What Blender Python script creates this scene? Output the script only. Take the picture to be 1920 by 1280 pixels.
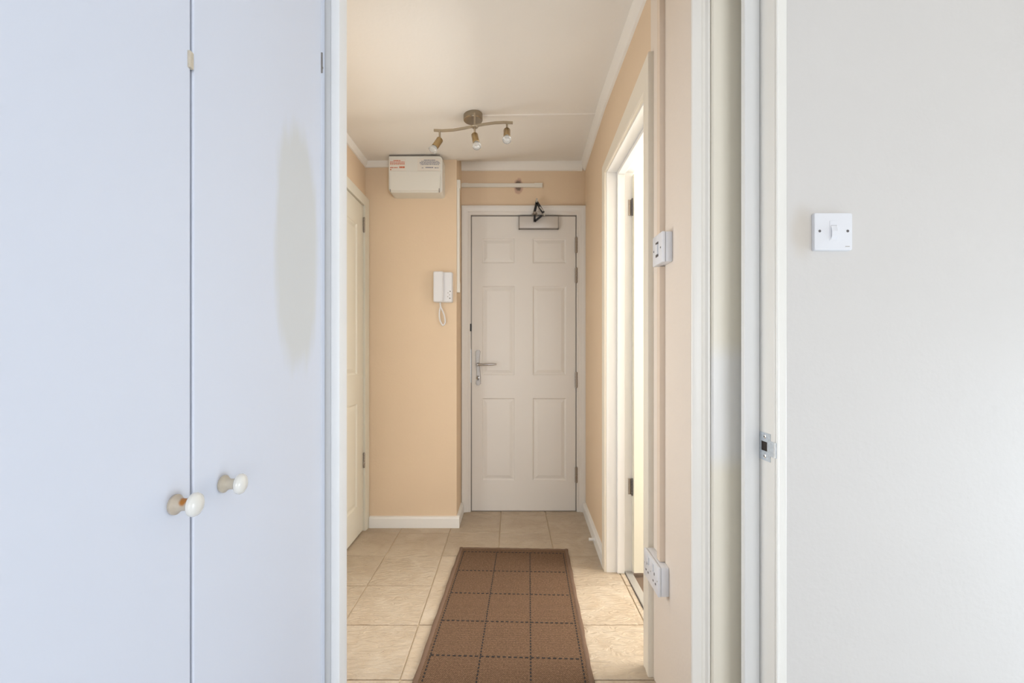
import bpy, bmesh, math, random
from mathutils import Vector, Matrix
random.seed(7)
for o in list(bpy.data.objects):
    bpy.data.objects.remove(o, do_unlink=True)
sc = bpy.context.scene
COL = sc.collection

# ------------------------------------------------------------------ camera
CAMZ = 1.07
cd = bpy.data.cameras.new('camera')
cam = bpy.data.objects.new('camera', cd); COL.objects.link(cam)
cam.location = (0, 0, CAMZ); cam.rotation_euler = (math.pi/2, 0, 0)
cd.sensor_width = 36.0; cd.lens = 850.0*36.0/1920.0
cd.shift_x = 3/1920; cd.shift_y = 20/1920
cd.clip_start = 0.01
sc.camera = cam

# ------------------------------------------------------------------ world, lights, exposure
w = bpy.data.worlds.new('sky'); sc.world = w; w.use_nodes = True
bg = w.node_tree.nodes['Background']; bg.inputs[0].default_value = (0.75, 0.87, 1.0, 1); bg.inputs[1].default_value = 1.0
sc.view_settings.view_transform = 'Standard'; sc.view_settings.look = 'None'
sc.view_settings.gamma = 1.0; sc.view_settings.use_curve_mapping = False
sc.view_settings.exposure = -0.05

def window_light(name, loc, direction, sx, sy, power, color):
    ld = bpy.data.lights.new(name, 'AREA'); ld.shape = 'RECTANGLE'; ld.size = sx; ld.size_y = sy
    ld.energy = power; ld.color = color
    o = bpy.data.objects.new(name, ld); COL.objects.link(o); o.location = loc
    o.rotation_euler = Vector(direction).to_track_quat('-Z', 'Y').to_euler()
    return o
# daylight standing in the unseen window openings built below
window_light('daylight_bedroom_window', (2.47, 0.60, 0.55), (-1, 0, 0), 0.70, 0.9, 24, (0.75, 0.88, 1.0))
window_light('daylight_garden_window', (1.0, -2.71, 1.1), (0, 1, 0), 1.5, 1.7, 56, (0.93, 0.96, 1.0))
window_light('daylight_kitchen_window', (2.47, 1.95, 1.45), (-1, 0, 0), 1.1, 1.25, 122, (1.0, 0.975, 0.92))
window_light('hall_fill_light', (-1.05, 1.57, 0.95), (1, 0, 0), 0.62, 1.0, 13.5, (0.90, 0.955, 1.0))  # fill for the corridor, through an added window out of view

# ------------------------------------------------------------------ material helpers
def lin(r, g, b):
    f = lambda c: (c/255/12.92) if c/255 <= 0.04045 else ((c/255+0.055)/1.055)**2.4
    return (f(r), f(g), f(b), 1)
def nodes(m):
    return m.node_tree.nodes, m.node_tree.links
def mat(name, col, rough=0.5, metal=0.0, bump=0.0, bscale=40.0, var=0.0, vscale=4.0, spec=0.5, stretch=None, coat=0.0):
    m = bpy.data.materials.new(name); m.use_nodes = True
    N, L = nodes(m); b = N['Principled BSDF']
    b.inputs['Base Color'].default_value = col if len(col) == 4 else (*col, 1)
    b.inputs['Roughness'].default_value = rough; b.inputs['Metallic'].default_value = metal
    b.inputs['Specular IOR Level'].default_value = spec
    b.inputs['Coat Weight'].default_value = coat
    geo = N.new('ShaderNodeNewGeometry'); src = geo.outputs['Position']
    if stretch:
        mp = N.new('ShaderNodeMapping'); mp.inputs['Scale'].default_value = stretch
        L.new(src, mp.inputs['Vector']); src = mp.outputs[0]
    if bump > 0:
        t = N.new('ShaderNodeTexNoise'); t.inputs['Scale'].default_value = bscale; t.inputs['Detail'].default_value = 4
        L.new(src, t.inputs['Vector'])
        bp = N.new('ShaderNodeBump'); bp.inputs['Strength'].default_value = bump; bp.inputs['Distance'].default_value = 0.004
        L.new(t.outputs[0], bp.inputs['Height']); L.new(bp.outputs[0], b.inputs['Normal'])
    if var > 0:
        t = N.new('ShaderNodeTexNoise'); t.inputs['Scale'].default_value = vscale; t.inputs['Detail'].default_value = 3
        L.new(src, t.inputs['Vector'])
        mx = N.new('ShaderNodeMix'); mx.data_type = 'RGBA'; mx.blend_type = 'MULTIPLY'
        mr = N.new('ShaderNodeMapRange'); mr.inputs[3].default_value = 1-var; mr.inputs[4].default_value = 1+var
        L.new(t.outputs[0], mr.inputs[0])
        mx.inputs[0].default_value = 1.0; mx.inputs[6].default_value = b.inputs['Base Color'].default_value
        L.new(mr.outputs[0], mx.inputs[7]); L.new(mx.outputs[2], b.inputs['Base Color'])
    return m
def blob(m, center, radii, col, edge=0.25, noise=0.25, nscale=14.0, strength=1.0, nstretch=(1, 1, 1), blunt=False):
    """a patch of colour with a shape of its own: ellipsoid in world space with a noisy rim"""
    N, L = nodes(m); b = N['Principled BSDF']
    geo = N.new('ShaderNodeNewGeometry')
    sub = N.new('ShaderNodeVectorMath'); sub.operation = 'SUBTRACT'; sub.inputs[1].default_value = center
    dv = N.new('ShaderNodeVectorMath'); dv.operation = 'DIVIDE'; dv.inputs[1].default_value = radii
    ln = N.new('ShaderNodeVectorMath'); ln.operation = 'LENGTH'
    L.new(geo.outputs['Position'], sub.inputs[0]); L.new(sub.outputs[0], dv.inputs[0]); L.new(dv.outputs[0], ln.inputs[0])
    dist = ln.outputs['Value']
    if blunt:
        sq = N.new('ShaderNodeVectorMath'); sq.operation = 'MULTIPLY'; L.new(dv.outputs[0], sq.inputs[0]); L.new(dv.outputs[0], sq.inputs[1])
        l2 = N.new('ShaderNodeVectorMath'); l2.operation = 'LENGTH'; L.new(sq.outputs[0], l2.inputs[0])
        rt = N.new('ShaderNodeMath'); rt.operation = 'SQRT'; L.new(l2.outputs['Value'], rt.inputs[0])
        av = N.new('ShaderNodeMath'); av.operation = 'MULTIPLY'; av.inputs[1].default_value = 0.5
        ad = N.new('ShaderNodeMath'); ad.operation = 'ADD'; L.new(rt.outputs[0], ad.inputs[0]); L.new(ln.outputs['Value'], ad.inputs[1])
        L.new(ad.outputs[0], av.inputs[0]); dist = av.outputs[0]
    mp = N.new('ShaderNodeMapping'); mp.inputs['Scale'].default_value = nstretch; L.new(geo.outputs['Position'], mp.inputs[0])
    t = N.new('ShaderNodeTexNoise'); t.inputs['Scale'].default_value = nscale; t.inputs['Detail'].default_value = 4
    L.new(mp.outputs[0], t.inputs['Vector'])
    ma = N.new('ShaderNodeMath'); ma.operation = 'MULTIPLY_ADD'; ma.inputs[1].default_value = noise*2; L.new(t.outputs[0], ma.inputs[0])
    L.new(dist, ma.inputs[2])
    mr = N.new('ShaderNodeMapRange'); mr.interpolation_type = 'SMOOTHSTEP'
    mr.inputs[1].default_value = 1+noise-edge; mr.inputs[2].default_value = 1+noise+edge
    mr.inputs[3].default_value = strength; mr.inputs[4].default_value = 0.0
    L.new(ma.outputs[0], mr.inputs[0])
    mx = N.new('ShaderNodeMix'); mx.data_type = 'RGBA'
    inp = b.inputs['Base Color']
    if inp.links: L.new(inp.links[0].from_socket, mx.inputs[6])
    else: mx.inputs[6].default_value = inp.default_value
    mx.inputs[7].default_value = col; L.new(mr.outputs[0], mx.inputs[0]); L.new(mx.outputs[2], inp)

M = {}
M['peach'] = mat('peach_emulsion', (0.79, 0.615, 0.435), 0.75, bump=0.2, bscale=90, var=0.03, vscale=3)
blob(M['peach'], (0.055, 3.05, 2.185), (0.030, 0.03, 0.052), (0.60, 0.40, 0.30, 1), 0.2, 0.35, 45)
blob(M['peach'], (0.053, 3.05, 2.190), (0.022, 0.03, 0.034), (0.22, 0.16, 0.12, 1), 0.25, 0.3, 60)
M['peachlit'] = mat('peach_emulsion_lit', (0.82, 0.715, 0.61), 0.7, bump=0.2, bscale=90, var=0.03, vscale=3)  # same peach paint, made paler to stand in for cool bedroom light
M['ceil'] = mat('ceiling_white', (0.90, 0.865, 0.81), 0.8, bump=0.12, bscale=60, var=0.02)
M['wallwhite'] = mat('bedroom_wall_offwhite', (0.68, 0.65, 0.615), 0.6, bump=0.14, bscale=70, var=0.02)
blob(M['wallwhite'], (0.664, 1.03, 1.343), (0.026, 0.03, 0.052), (0.60, 0.53, 0.44, 1), 0.55, 0.12, 30, 0.55)  # soft tan patch in the wall colour, left of the switch
M['gloss'] = mat('white_gloss_woodwork', (0.87, 0.855, 0.825), 0.35, bump=0.10, bscale=30, var=0.02, stretch=(1, 1, 0.2))
M['frame'] = mat('old_cream_gloss', (0.86, 0.835, 0.775), 0.33, bump=0.3, bscale=40, var=0.04, vscale=3, stretch=(1, 1, 0.25))
M['framecream'] = mat('yellowed_gloss', (0.89, 0.83, 0.70), 0.35, bump=0.22, bscale=30, var=0.03, stretch=(1, 1, 0.3))
blob(M['framecream'], (0.53, 1.18, 0.93), (0.5, 0.2, 0.145), (0.88, 0.86, 0.82, 1), 0.25, 0.05, 20)
M['stop'] = mat('stop_gloss', (0.79, 0.785, 0.765), 0.35, bump=0.2, bscale=40, stretch=(1, 1, 0.25))
M['warmgloss'] = mat('warm_gloss', (0.88, 0.84, 0.77), 0.35, bump=0.15, bscale=35, stretch=(1, 1, 0.25))
M['architrave'] = mat('cream_architrave', (0.85, 0.775, 0.65), 0.45, bump=0.2, bscale=60)
M['post'] = mat('white_post', (0.85, 0.85, 0.845), 0.4, bump=0.12, bscale=30, stretch=(1, 1, 0.25))
M['entrance'] = mat('entrance_door_white', (0.80, 0.765, 0.72), 0.42, bump=0.04, bscale=60)
M['creamdoor'] = mat('cream_gloss_door', (0.78, 0.745, 0.64), 0.38, bump=0.05, bscale=40)
M['kitchendoor'] = mat('kitchen_door_cream', (0.84, 0.80, 0.66), 0.4, bump=0.05, bscale=40)
M['wardrobe'] = mat('wardrobe_white_paint', (0.71, 0.75, 0.85), 0.45, bump=0.07, bscale=50, var=0.012, vscale=2)
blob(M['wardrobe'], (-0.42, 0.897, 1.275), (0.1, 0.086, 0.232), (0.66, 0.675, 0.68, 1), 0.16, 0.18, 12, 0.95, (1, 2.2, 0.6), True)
M['wardrobe_in'] = mat('wardrobe_carcass', (0.45, 0.42, 0.38), 0.7)
M['knob'] = mat('cream_knob', (0.80, 0.785, 0.74), 0.2, coat=0.5)
M['knobstem'] = mat('worn_knob_neck', (0.60, 0.53, 0.42), 0.4, var=0.12, vscale=120)
M['knobrust'] = mat('worn_knob_neck_rust', (0.58, 0.50, 0.40), 0.4, var=0.12, vscale=120)
blob(M['knobrust'], (-0.405, 0.566, 0.885), (0.005, 0.012, 0.006), (0.45, 0.17, 0.02, 1), 0.3, 0.2, 200)
M['grout'] = mat('grout', (0.60, 0.48, 0.33), 0.85, bump=0.2, bscale=120)
M['carpet'] = mat('bedroom_carpet', (0.72, 0.73, 0.76), 0.95, bump=0.5, bscale=300)
M['brown'] = mat('kitchen_floor', (0.16, 0.11, 0.075), 0.6)
M['plastic'] = mat('white_plastic', (0.80, 0.80, 0.82), 0.3)
M['plastic_warm'] = mat('white_plastic_warm', (0.78, 0.76, 0.70), 0.35)
M['conduit'] = mat('trunking_white', (0.80, 0.76, 0.68), 0.4)
M['peachtrunk'] = mat('painted_trunking', (0.79, 0.65, 0.52), 0.6, bump=0.15, bscale=60)
M['nickel'] = mat('brushed_nickel', (0.46, 0.40, 0.31), 0.32, metal=1.0)
M['nickeldark'] = mat('canopy_nickel', (0.35, 0.30, 0.23), 0.22, metal=1.0)
M['brass'] = mat('lamp_cup_bronze', (0.46, 0.34, 0.18), 0.3, metal=1.0)
M['chrome'] = mat('chrome', (0.75, 0.72, 0.68), 0.15, metal=1.0)
M['handle'] = mat('polished_handle', (0.46, 0.43, 0.40), 0.24, metal=1.0)
M['zinc'] = mat('galvanised_steel', (0.62, 0.66, 0.70), 0.38, metal=0.85, var=0.25, vscale=160)
M['steel'] = mat('aged_hinge_steel', (0.36, 0.32, 0.28), 0.4, metal=0.9, var=0.2, vscale=120)
M['alu'] = mat('satin_aluminium', (0.55, 0.53, 0.50), 0.35, metal=0.6)
M['closer'] = mat('closer_grey_box', (0.62, 0.59, 0.56), 0.4, metal=0.2)
M['edge'] = mat('closer_edge_grey', (0.27, 0.25, 0.23), 0.4, metal=0.4)
M['black'] = mat('black_steel', (0.012, 0.012, 0.014), 0.35)
M['dark'] = mat('dark_void', (0.02, 0.012, 0.008), 0.8)
M['screw'] = mat('screw_head', (0.16, 0.15, 0.15), 0.4, metal=0.8)
M['red'] = mat('red_print', (0.62, 0.16, 0.07), 0.6)
M['ink'] = mat('blue_grey_print', (0.23, 0.23, 0.30), 0.6)
M['label'] = mat('sticker', (0.79, 0.74, 0.67), 0.5)
M['stitch'] = mat('rug_black_stitch', (0.016, 0.014, 0.013), 0.9)
M['binding'] = mat('rug_binding', (0.165, 0.10, 0.064), 0.95, bump=0.5, bscale=400)

def glass_mat():
    m = mat('lamp_glass', (0.95, 0.95, 0.93), 0.05)
    m.node_tree.nodes['Principled BSDF'].inputs['Transmission Weight'].default_value = 0.75
    return m
M['glass'] = glass_mat()
M['reflector'] = mat('lamp_reflector', (0.85, 0.84, 0.82), 0.25, metal=0.3)

def tile_mat():
    m = bpy.data.materials.new('riven_stone_tile'); m.use_nodes = True
    N, L = nodes(m); b = N['Principled BSDF']; b.inputs['Roughness'].default_value = 0.42
    geo = N.new('ShaderNodeNewGeometry'); oi = N.new('ShaderNodeObjectInfo')
    off = N.new('ShaderNodeVectorMath'); off.operation = 'MULTIPLY_ADD'
    cmb = N.new('ShaderNodeCombineXYZ')
    for i in range(3): L.new(oi.outputs['Random'], cmb.inputs[i])
    off.inputs[1].default_value = (9, 7, 5); L.new(cmb.outputs[0], off.inputs[0]); L.new(geo.outputs['Position'], off.inputs[2])
    t = N.new('ShaderNodeTexNoise'); t.inputs['Scale'].default_value = 7; t.inputs['Detail'].default_value = 6; t.inputs['Distortion'].default_value = 1.2
    L.new(off.outputs[0], t.inputs['Vector'])
    r = N.new('ShaderNodeValToRGB')
    r.color_ramp.elements[0].position = 0.3; r.color_ramp.elements[0].color = (0.475, 0.37, 0.262, 1)
    r.color_ramp.elements[1].position = 0.72; r.color_ramp.elements[1].color = (0.57, 0.475, 0.365, 1)
    L.new(t.outputs[0], r.inputs[0])
    hs = N.new('ShaderNodeHueSaturation'); mr = N.new('ShaderNodeMapRange'); mr.inputs[3].default_value = 0.95; mr.inputs[4].default_value = 1.05
    L.new(oi.outputs['Random'], mr.inputs[0]); L.new(mr.outputs[0], hs.inputs['Value']); L.new(r.outputs[0], hs.inputs['Color'])
    L.new(hs.outputs[0], b.inputs['Base Color'])
    mp = N.new('ShaderNodeMapping'); mp.inputs['Rotation'].default_value = (0, 0, 0.7); mp.inputs['Scale'].default_value = (1, 2.6, 1)
    L.new(off.outputs[0], mp.inputs[0])
    n2 = N.new('ShaderNodeTexNoise'); n2.inputs['Scale'].default_value = 17; n2.inputs['Detail'].default_value = 5; n2.inputs['Distortion'].default_value = 1.6
    L.new(mp.outputs[0], n2.inputs['Vector'])
    bp = N.new('ShaderNodeBump'); bp.inputs['Strength'].default_value = 0.85; bp.inputs['Distance'].default_value = 0.012
    L.new(n2.outputs[0], bp.inputs['Height']); L.new(bp.outputs[0], b.inputs['Normal'])
    return m
M['tile'] = tile_mat()

def rug_mat():
    m = bpy.data.materials.new('rug_flat_weave'); m.use_nodes = True
    N, L = nodes(m); b = N['Principled BSDF']; b.inputs['Roughness'].default_value = 0.95
    b.inputs['Specular IOR Level'].default_value = 0.15
    tc = N.new('ShaderNodeTexCoord')
    br = N.new('ShaderNodeTexBrick'); br.inputs['Scale'].default_value = 70
    br.inputs['Color1'].default_value = (0.25, 0.150, 0.09, 1); br.inputs['Color2'].default_value = (0.185, 0.108, 0.062, 1)
    br.inputs['Mortar'].default_value = (0.075, 0.045, 0.028, 1); br.inputs['Mortar Size'].default_value = 0.06
    br.inputs['Brick Width'].default_value = 0.42; br.inputs['Row Height'].default_value = 0.30
    L.new(tc.outputs['Object'], br.inputs['Vector'])
    t = N.new('ShaderNodeTexNoise'); t.inputs['Scale'].default_value = 170; L.new(tc.outputs['Object'], t.inputs['Vector'])
    mx = N.new('ShaderNodeMix'); mx.data_type = 'RGBA'; mx.blend_type = 'MULTIPLY'; mx.inputs[0].default_value = 0.75
    mr = N.new('ShaderNodeMapRange'); mr.inputs[3].default_value = 0.25; mr.inputs[4].default_value = 1.8
    L.new(t.outputs[0], mr.inputs[0]); L.new(br.outputs[0], mx.inputs[6]); L.new(mr.outputs[0], mx.inputs[7])
    L.new(mx.outputs[2], b.inputs['Base Color'])
    bp = N.new('ShaderNodeBump'); bp.inputs['Strength'].default_value = 0.6; bp.inputs['Distance'].default_value = 0.003
    L.new(br.outputs[0], bp.inputs['Height']); L.new(bp.outputs[0], b.inputs['Normal'])
    return m
M['rug'] = rug_mat()

# ------------------------------------------------------------------ mesh helpers
def hexa(bm, pts):
    """8 points: bottom loop 0-3, top loop 4-7"""
    v = [bm.verts.new(p) for p in pts]
    fs = []
    for f in ((3, 2, 1, 0), (4, 5, 6, 7), (0, 1, 5, 4), (1, 2, 6, 5), (2, 3, 7, 6), (3, 0, 4, 7)):
        fs.append(bm.faces.new([v[i] for i in f]))
    bmesh.ops.recalc_face_normals(bm, faces=fs)
    return v, fs
def box(bm, x0, x1, y0, y1, z0, z1, bev=0.0, seg=2):
    x0, x1 = sorted((x0, x1)); y0, y1 = sorted((y0, y1)); z0, z1 = sorted((z0, z1))
    v, fs = hexa(bm, [(x0, y0, z0), (x1, y0, z0), (x1, y1, z0), (x0, y1, z0), (x0, y0, z1), (x1, y0, z1), (x1, y1, z1), (x0, y1, z1)])
    if bev > 0:
        es = list({e for f in fs for e in f.edges})
        bmesh.ops.bevel(bm, geom=es, offset=bev, segments=seg, affect='EDGES', profile=0.5)
def loft(bm, secs, caps=True, closed=True):
    rows = [[bm.verts.new(p) for p in s] for s in secs]
    n = len(secs[0]); fs = []
    for a, b in zip(rows[:-1], rows[1:]):
        for i in range(n if closed else n-1):
            j = (i+1) % n
            fs.append(bm.faces.new((a[i], a[j], b[j], b[i])))
    if caps:
        fs.append(bm.faces.new(rows[0][::-1])); fs.append(bm.faces.new(rows[-1]))
    bmesh.ops.recalc_face_normals(bm, faces=fs)
def frame_of(d):
    d = Vector(d).normalized()
    u = d.cross(Vector((0, 0, 1)) if abs(d.z) < 0.95 else Vector((1, 0, 0))).normalized()
    return u, u.cross(d).normalized()
def tube(bm, pts, r, n=10):
    pts = [Vector(p) for p in pts]; secs = []
    rs = r if isinstance(r, (list, tuple)) else [r]*len(pts)
    u = None
    for i, p in enumerate(pts):
        d = (pts[min(i+1, len(pts)-1)]-pts[max(i-1, 0)]).normalized()
        if u is None: u, v = frame_of(d)
        else:
            u = (u-d*u.dot(d)).normalized(); v = u.cross(d)
        secs.append([p+(u*math.cos(2*math.pi*k/n)+v*math.sin(2*math.pi*k/n))*rs[i] for k in range(n)])
    loft(bm, secs)
def lathe(bm, origin, axis, prof, n=24):
    """prof: (distance along axis, radius)"""
    o = Vector(origin); a = Vector(axis).normalized(); u, v = frame_of(a)
    secs = [[o+a*t+(u*math.cos(2*math.pi*k/n)+v*math.sin(2*math.pi*k/n))*max(r, 1e-4) for k in range(n)] for t, r in prof]
    loft(bm, secs)
WORLD = {}
def obj(name, bm, m, parent=None, smooth=False):
    me = bpy.data.meshes.new(name)
    vs = [v.co for v in bm.verts]
    lo = Vector([min(v[i] for v in vs) for i in range(3)]); hi = Vector([max(v[i] for v in vs) for i in range(3)])
    c = Vector(((lo.x+hi.x)/2, (lo.y+hi.y)/2, lo.z))
    for v in bm.verts: v.co -= c
    bm.to_mesh(me); bm.free()
    if smooth:
        for p in me.polygons: p.use_smooth = True
        me.set_sharp_from_angle(angle=math.radians(35))
    me.materials.append(M[m])
    o = bpy.data.objects.new(name, me); COL.objects.link(o)
    if parent: o.parent = parent; o.location = c-WORLD[parent.name]
    else: o.location = c
    WORLD[o.name] = c
    return o
def B(): return bmesh.new()
def boxobj(name, x0, x1, y0, y1, z0, z1, m, parent=None, bev=0.0, smooth=False):
    bm = B(); box(bm, x0, x1, y0, y1, z0, z1, bev); return obj(name, bm, m, parent, smooth)
def structure(o): o['kind'] = 'structure'; return o
def thing(name, loc, label, cat, group=None):
    o = bpy.data.objects.new(name, None); COL.objects.link(o); o.location = loc; o.empty_display_size = 0.05
    WORLD[o.name] = Vector(loc); return tag(o, label, cat, group)
def tag(o, label, cat, group=None):
    o['label'] = label; o['category'] = cat
    if group: o['group'] = group
    return o

# ------------------------------------------------------------------ measured layout (metres)
WX = lambda y: 0.470+(y-1.18)*0.0045 if y < 2.27 else 0.475+(y-2.27)*0.0359      # corridor right wall face
LX = -0.888; NOOK_Y = 2.775; RET_X = -0.329; FAR_Y = 3.05; CEIL = 2.345
WALL_Y = 1.03                                                                    # bedroom wall with the doorway
JX = 0.60                                                                        # right door jamb
WRX = -0.42                                                                      # wardrobe front
def ceil_z(x):
    pts = [(-1.2, 2.226), (-0.888, 2.232), (-0.45, 2.2385), (-0.329, 2.243), (-0.15, 2.262), (0.15, 2.302), (0.5, CEIL), (0.8, CEIL)]
    for (a, za), (b, zb) in zip(pts[:-1], pts[1:]):
        if a <= x <= b: return za+(zb-za)*(x-a)/(b-a)
    return CEIL

# ------------------------------------------------------------------ floors
fl = structure(boxobj('floor', -0.99, 0.545, 0.95, 3.15, -0.12, -0.004, 'grout'))
structure(boxobj('floor_bedroom', -1.1, 2.5, -2.6, 0.95, -0.12, -0.002, 'carpet'))
structure(boxobj('floor_kitchen', 0.575, 2.5, 1.18, 3.2, -0.12, -0.012, 'brown'))
cols = [-0.99, -0.953, -0.658, -0.361, -0.063, 0.234, 0.53, 0.556]
rows = [0.955, 1.185, 1.4815, 1.780, 2.080, 2.384, 2.683, 2.982, 3.12]
g = 0.0022
for i in range(len(cols)-1):
    for j in range(len(rows)-1):
        x0, x1, y0, y1 = cols[i]+g, cols[i+1]-g, rows[j]+g, rows[j+1]-g
        if x1-x0 < 0.01: continue
        if i == len(cols)-2 and not (1.4 < (y0+y1)/2 < 2.3): continue
        if x0 > 0.23 and j == 0 and x0 > 0.5: continue
        bm = B(); n = 4
        zt = random.uniform(-0.0006, 0.0006)
        box(bm, x0, x1, y0, y1, -0.0045, zt, 0.0016, 1)
        obj('tile', bm, 'tile', fl)
structure(boxobj('trim_threshold', 0.556, 0.590, 1.50, 2.235, -0.1, 0.006, 'alu', bev=0.003))

# ------------------------------------------------------------------ ceilings
bm = B()
xs = [-1.2, -0.888, -0.7, -0.5, -0.45, -0.39, -0.329, -0.25, -0.15, 0, 0.15, 0.32, 0.5, 0.6]
def cz2(x, y):
    t = min(max((y-2.74)/(FAR_Y-2.74), 0), 1); t = t*t*(3-2*t) if t < 1 else 1
    return ceil_z(x)*(1-t)+CEIL*t if x > -0.46 else ceil_z(x)
secs = [[(x, y, cz2(x, y)) for x in xs]+[(0.6, y, 2.55), (-1.2, y, 2.55)] for y in (1.03, 1.6, 2.2, 2.6, 2.74, 2.8, 2.86, 2.92, 2.98, 3.05, 3.2)]
loft(bm, secs)
structure(obj('ceiling', bm, 'ceil', None, True))
structure(boxobj('ceiling_bedroom', -1.1, 2.5, -2.6, 1.03, 2.36, 2.55, 'ceil'))
structure(boxobj('ceiling_kitchen', 0.6, 2.5, 1.18, 3.2, 2.36, 2.55, 'ceil'))
# joint strip where the plasterboards meet
bm = B()
secs = []
for x in (-0.20, -0.05, 0.1, 0.25, 0.4, 0.482):
    z = ceil_z(x); y = 2.27+(z-2.25)*1.7
    secs.append([(x, y-0.016, z+0.002), (x, y-0.009, z-0.004), (x, y+0.009, z-0.004), (x, y+0.016, z+0.002)])
loft(bm, secs)
structure(obj('trim_ceiling_joint', bm, 'ceil', None, True))

# ------------------------------------------------------------------ walls of the corridor
OY0, OY1, OZ = 1.553, 2.205, 1.943            # right doorway clear opening
JT = 0.03                                     # lining thickness
bm = B()
def rw(y0, y1, z0, z1):
    hexa(bm, [(WX(y0), y0, z0), (JX, y0, z0), (JX, y1, z0), (WX(y1), y1, z0), (WX(y0), y0, z1), (JX, y0, z1), (JX, y1, z1), (WX(y1), y1, z1)])
rw(OY1+JT, 2.27, -0.1, 2.5); rw(2.27, 3.2, -0.1, 2.5); rw(OY0-JT, OY1+JT, OZ+JT, 2.5)
structure(obj('wall_right', bm, 'peach'))
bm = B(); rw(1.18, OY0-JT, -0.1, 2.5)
structure(obj('wall_right_near', bm, 'peachlit'))
bm = B()
HW0, HW1, HWZ0, HWZ1 = 1.26, 1.88, 0.45, 1.45     # unseen window added in the left wall to light the corridor
D2Y0, D2Y1, D2Z = 2.015, 2.718, 1.948
for a in ((1.03, HW0, -0.1, 2.5), (HW1, D2Y0, -0.1, 2.5), (D2Y1, 2.875, -0.1, 2.5), (HW0, HW1, -0.1, HWZ0), (HW0, HW1, HWZ1, 2.5), (D2Y0, D2Y1, D2Z, 2.5)):
    box(bm, LX-0.1, LX, a[0], a[1], a[2], a[3])
structure(obj('wall_left', bm, 'peach'))
structure(boxobj('wall_cupboard_back', LX-0.14, LX-0.1, 1.95, 2.875, -0.1, 2.5, 'peach'))
bm = B()
box(bm, LX, RET_X-0.1, NOOK_Y, NOOK_Y+0.1, -0.1, 2.5); box(bm, RET_X-0.1, RET_X, NOOK_Y, FAR_Y, -0.1, 2.5)
structure(obj('wall_alcove', bm, 'peach'))
DX0, DX1, DZ = -0.262, 0.4405, 1.985
bm = B()
box(bm, RET_X-0.1, DX0-0.03, FAR_Y, FAR_Y+0.12, -0.1, 2.5); box(bm, DX1+0.03, 0.62, FAR_Y, FAR_Y+0.12, -0.1, 2.5)
box(bm, DX0-0.03, DX1+0.03, FAR_Y, FAR_Y+0.12, DZ+0.03, 2.5)
structure(obj('wall_far', bm, 'peach'))

# ------------------------------------------------------------------ bedroom shell (around and behind the camera)
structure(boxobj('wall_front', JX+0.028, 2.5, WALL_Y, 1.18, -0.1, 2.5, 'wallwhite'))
structure(boxobj('wall_front_lintel', LX-0.1, JX+0.028, WALL_Y, 1.12, 2.06, 2.5, 'wallwhite'))
structure(boxobj('wall_front_stub', LX-0.1, -0.425, 1.08, 1.12, -0.1, 2.06, 'wallwhite'))
bm = B()
for a in ((-1.1, 0.25, -0.1, 2.5), (1.75, 2.5, -0.1, 2.5), (0.25, 1.75, -0.1, 0.25), (0.25, 1.75, 1.95, 2.5)): box(bm, a[0], a[1], -2.7, -2.6, a[2], a[3])
structure(obj('wall_back', bm, 'wallwhite'))
bm = B()
for a in ((0.25, 0.295, 0.25, 1.95), (1.705, 1.75, 0.25, 1.95), (0.295, 1.705, 0.25, 0.295), (0.295, 1.705, 1.905, 1.95), (0.98, 1.02, 0.295, 1.905)): box(bm, a[0], a[1], -2.67, -2.63, a[2], a[3])
structure(obj('window_4', bm, 'gloss'))
structure(boxobj('wall_bedroom_left', -1.1, -1.0, -2.6, 1.03, -0.1, 2.5, 'wallwhite'))
def window_wall(name, x0, x1, y0, y1, wy0, wy1, wz0, wz1, n):
    bm = B()
    box(bm, x0, x1, y0, wy0, -0.1, 2.5); box(bm, x0, x1, wy1, y1, -0.1, 2.5)
    box(bm, x0, x1, wy0, wy1, -0.1, wz0); box(bm, x0, x1, wy0, wy1, wz1, 2.5)
    structure(obj(name, bm, 'wallwhite'))
    window_frame(n, (x0+x1)/2, wy0, wy1, wz0, wz1)
def window_frame(n, x, wy0, wy1, wz0, wz1):
    bm = B(); t = 0.045
    box(bm, x-0.02, x+0.02, wy0, wy0+t, wz0, wz1); box(bm, x-0.02, x+0.02, wy1-t, wy1, wz0, wz1)
    box(bm, x-0.02, x+0.02, wy0+t, wy1-t, wz0, wz0+t); box(bm, x-0.02, x+0.02, wy0+t, wy1-t, wz1-t, wz1)
    m = (wy0+wy1)/2; box(bm, x-0.018, x+0.018, m-0.02, m+0.02, wz0+t, wz1-t)
    structure(obj('window_%d' % n, bm, 'gloss'))
window_wall('wall_bedroom_right', 2.36, 2.46, -2.6, 1.18, 0.25, 0.95, 0.10, 1.0, 1)
window_wall('wall_kitchen_right', 2.36, 2.46, 1.18, 3.2, 1.4, 2.5, 0.82, 2.08, 2)
window_frame(3, LX-0.06, HW0, HW1, HWZ0, HWZ1)  # frame of the added, unseen corridor window
structure(boxobj('wall_kitchen_far', 0.6, 2.46, 3.2, 3.3, -0.1, 2.5, 'wallwhite'))

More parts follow.
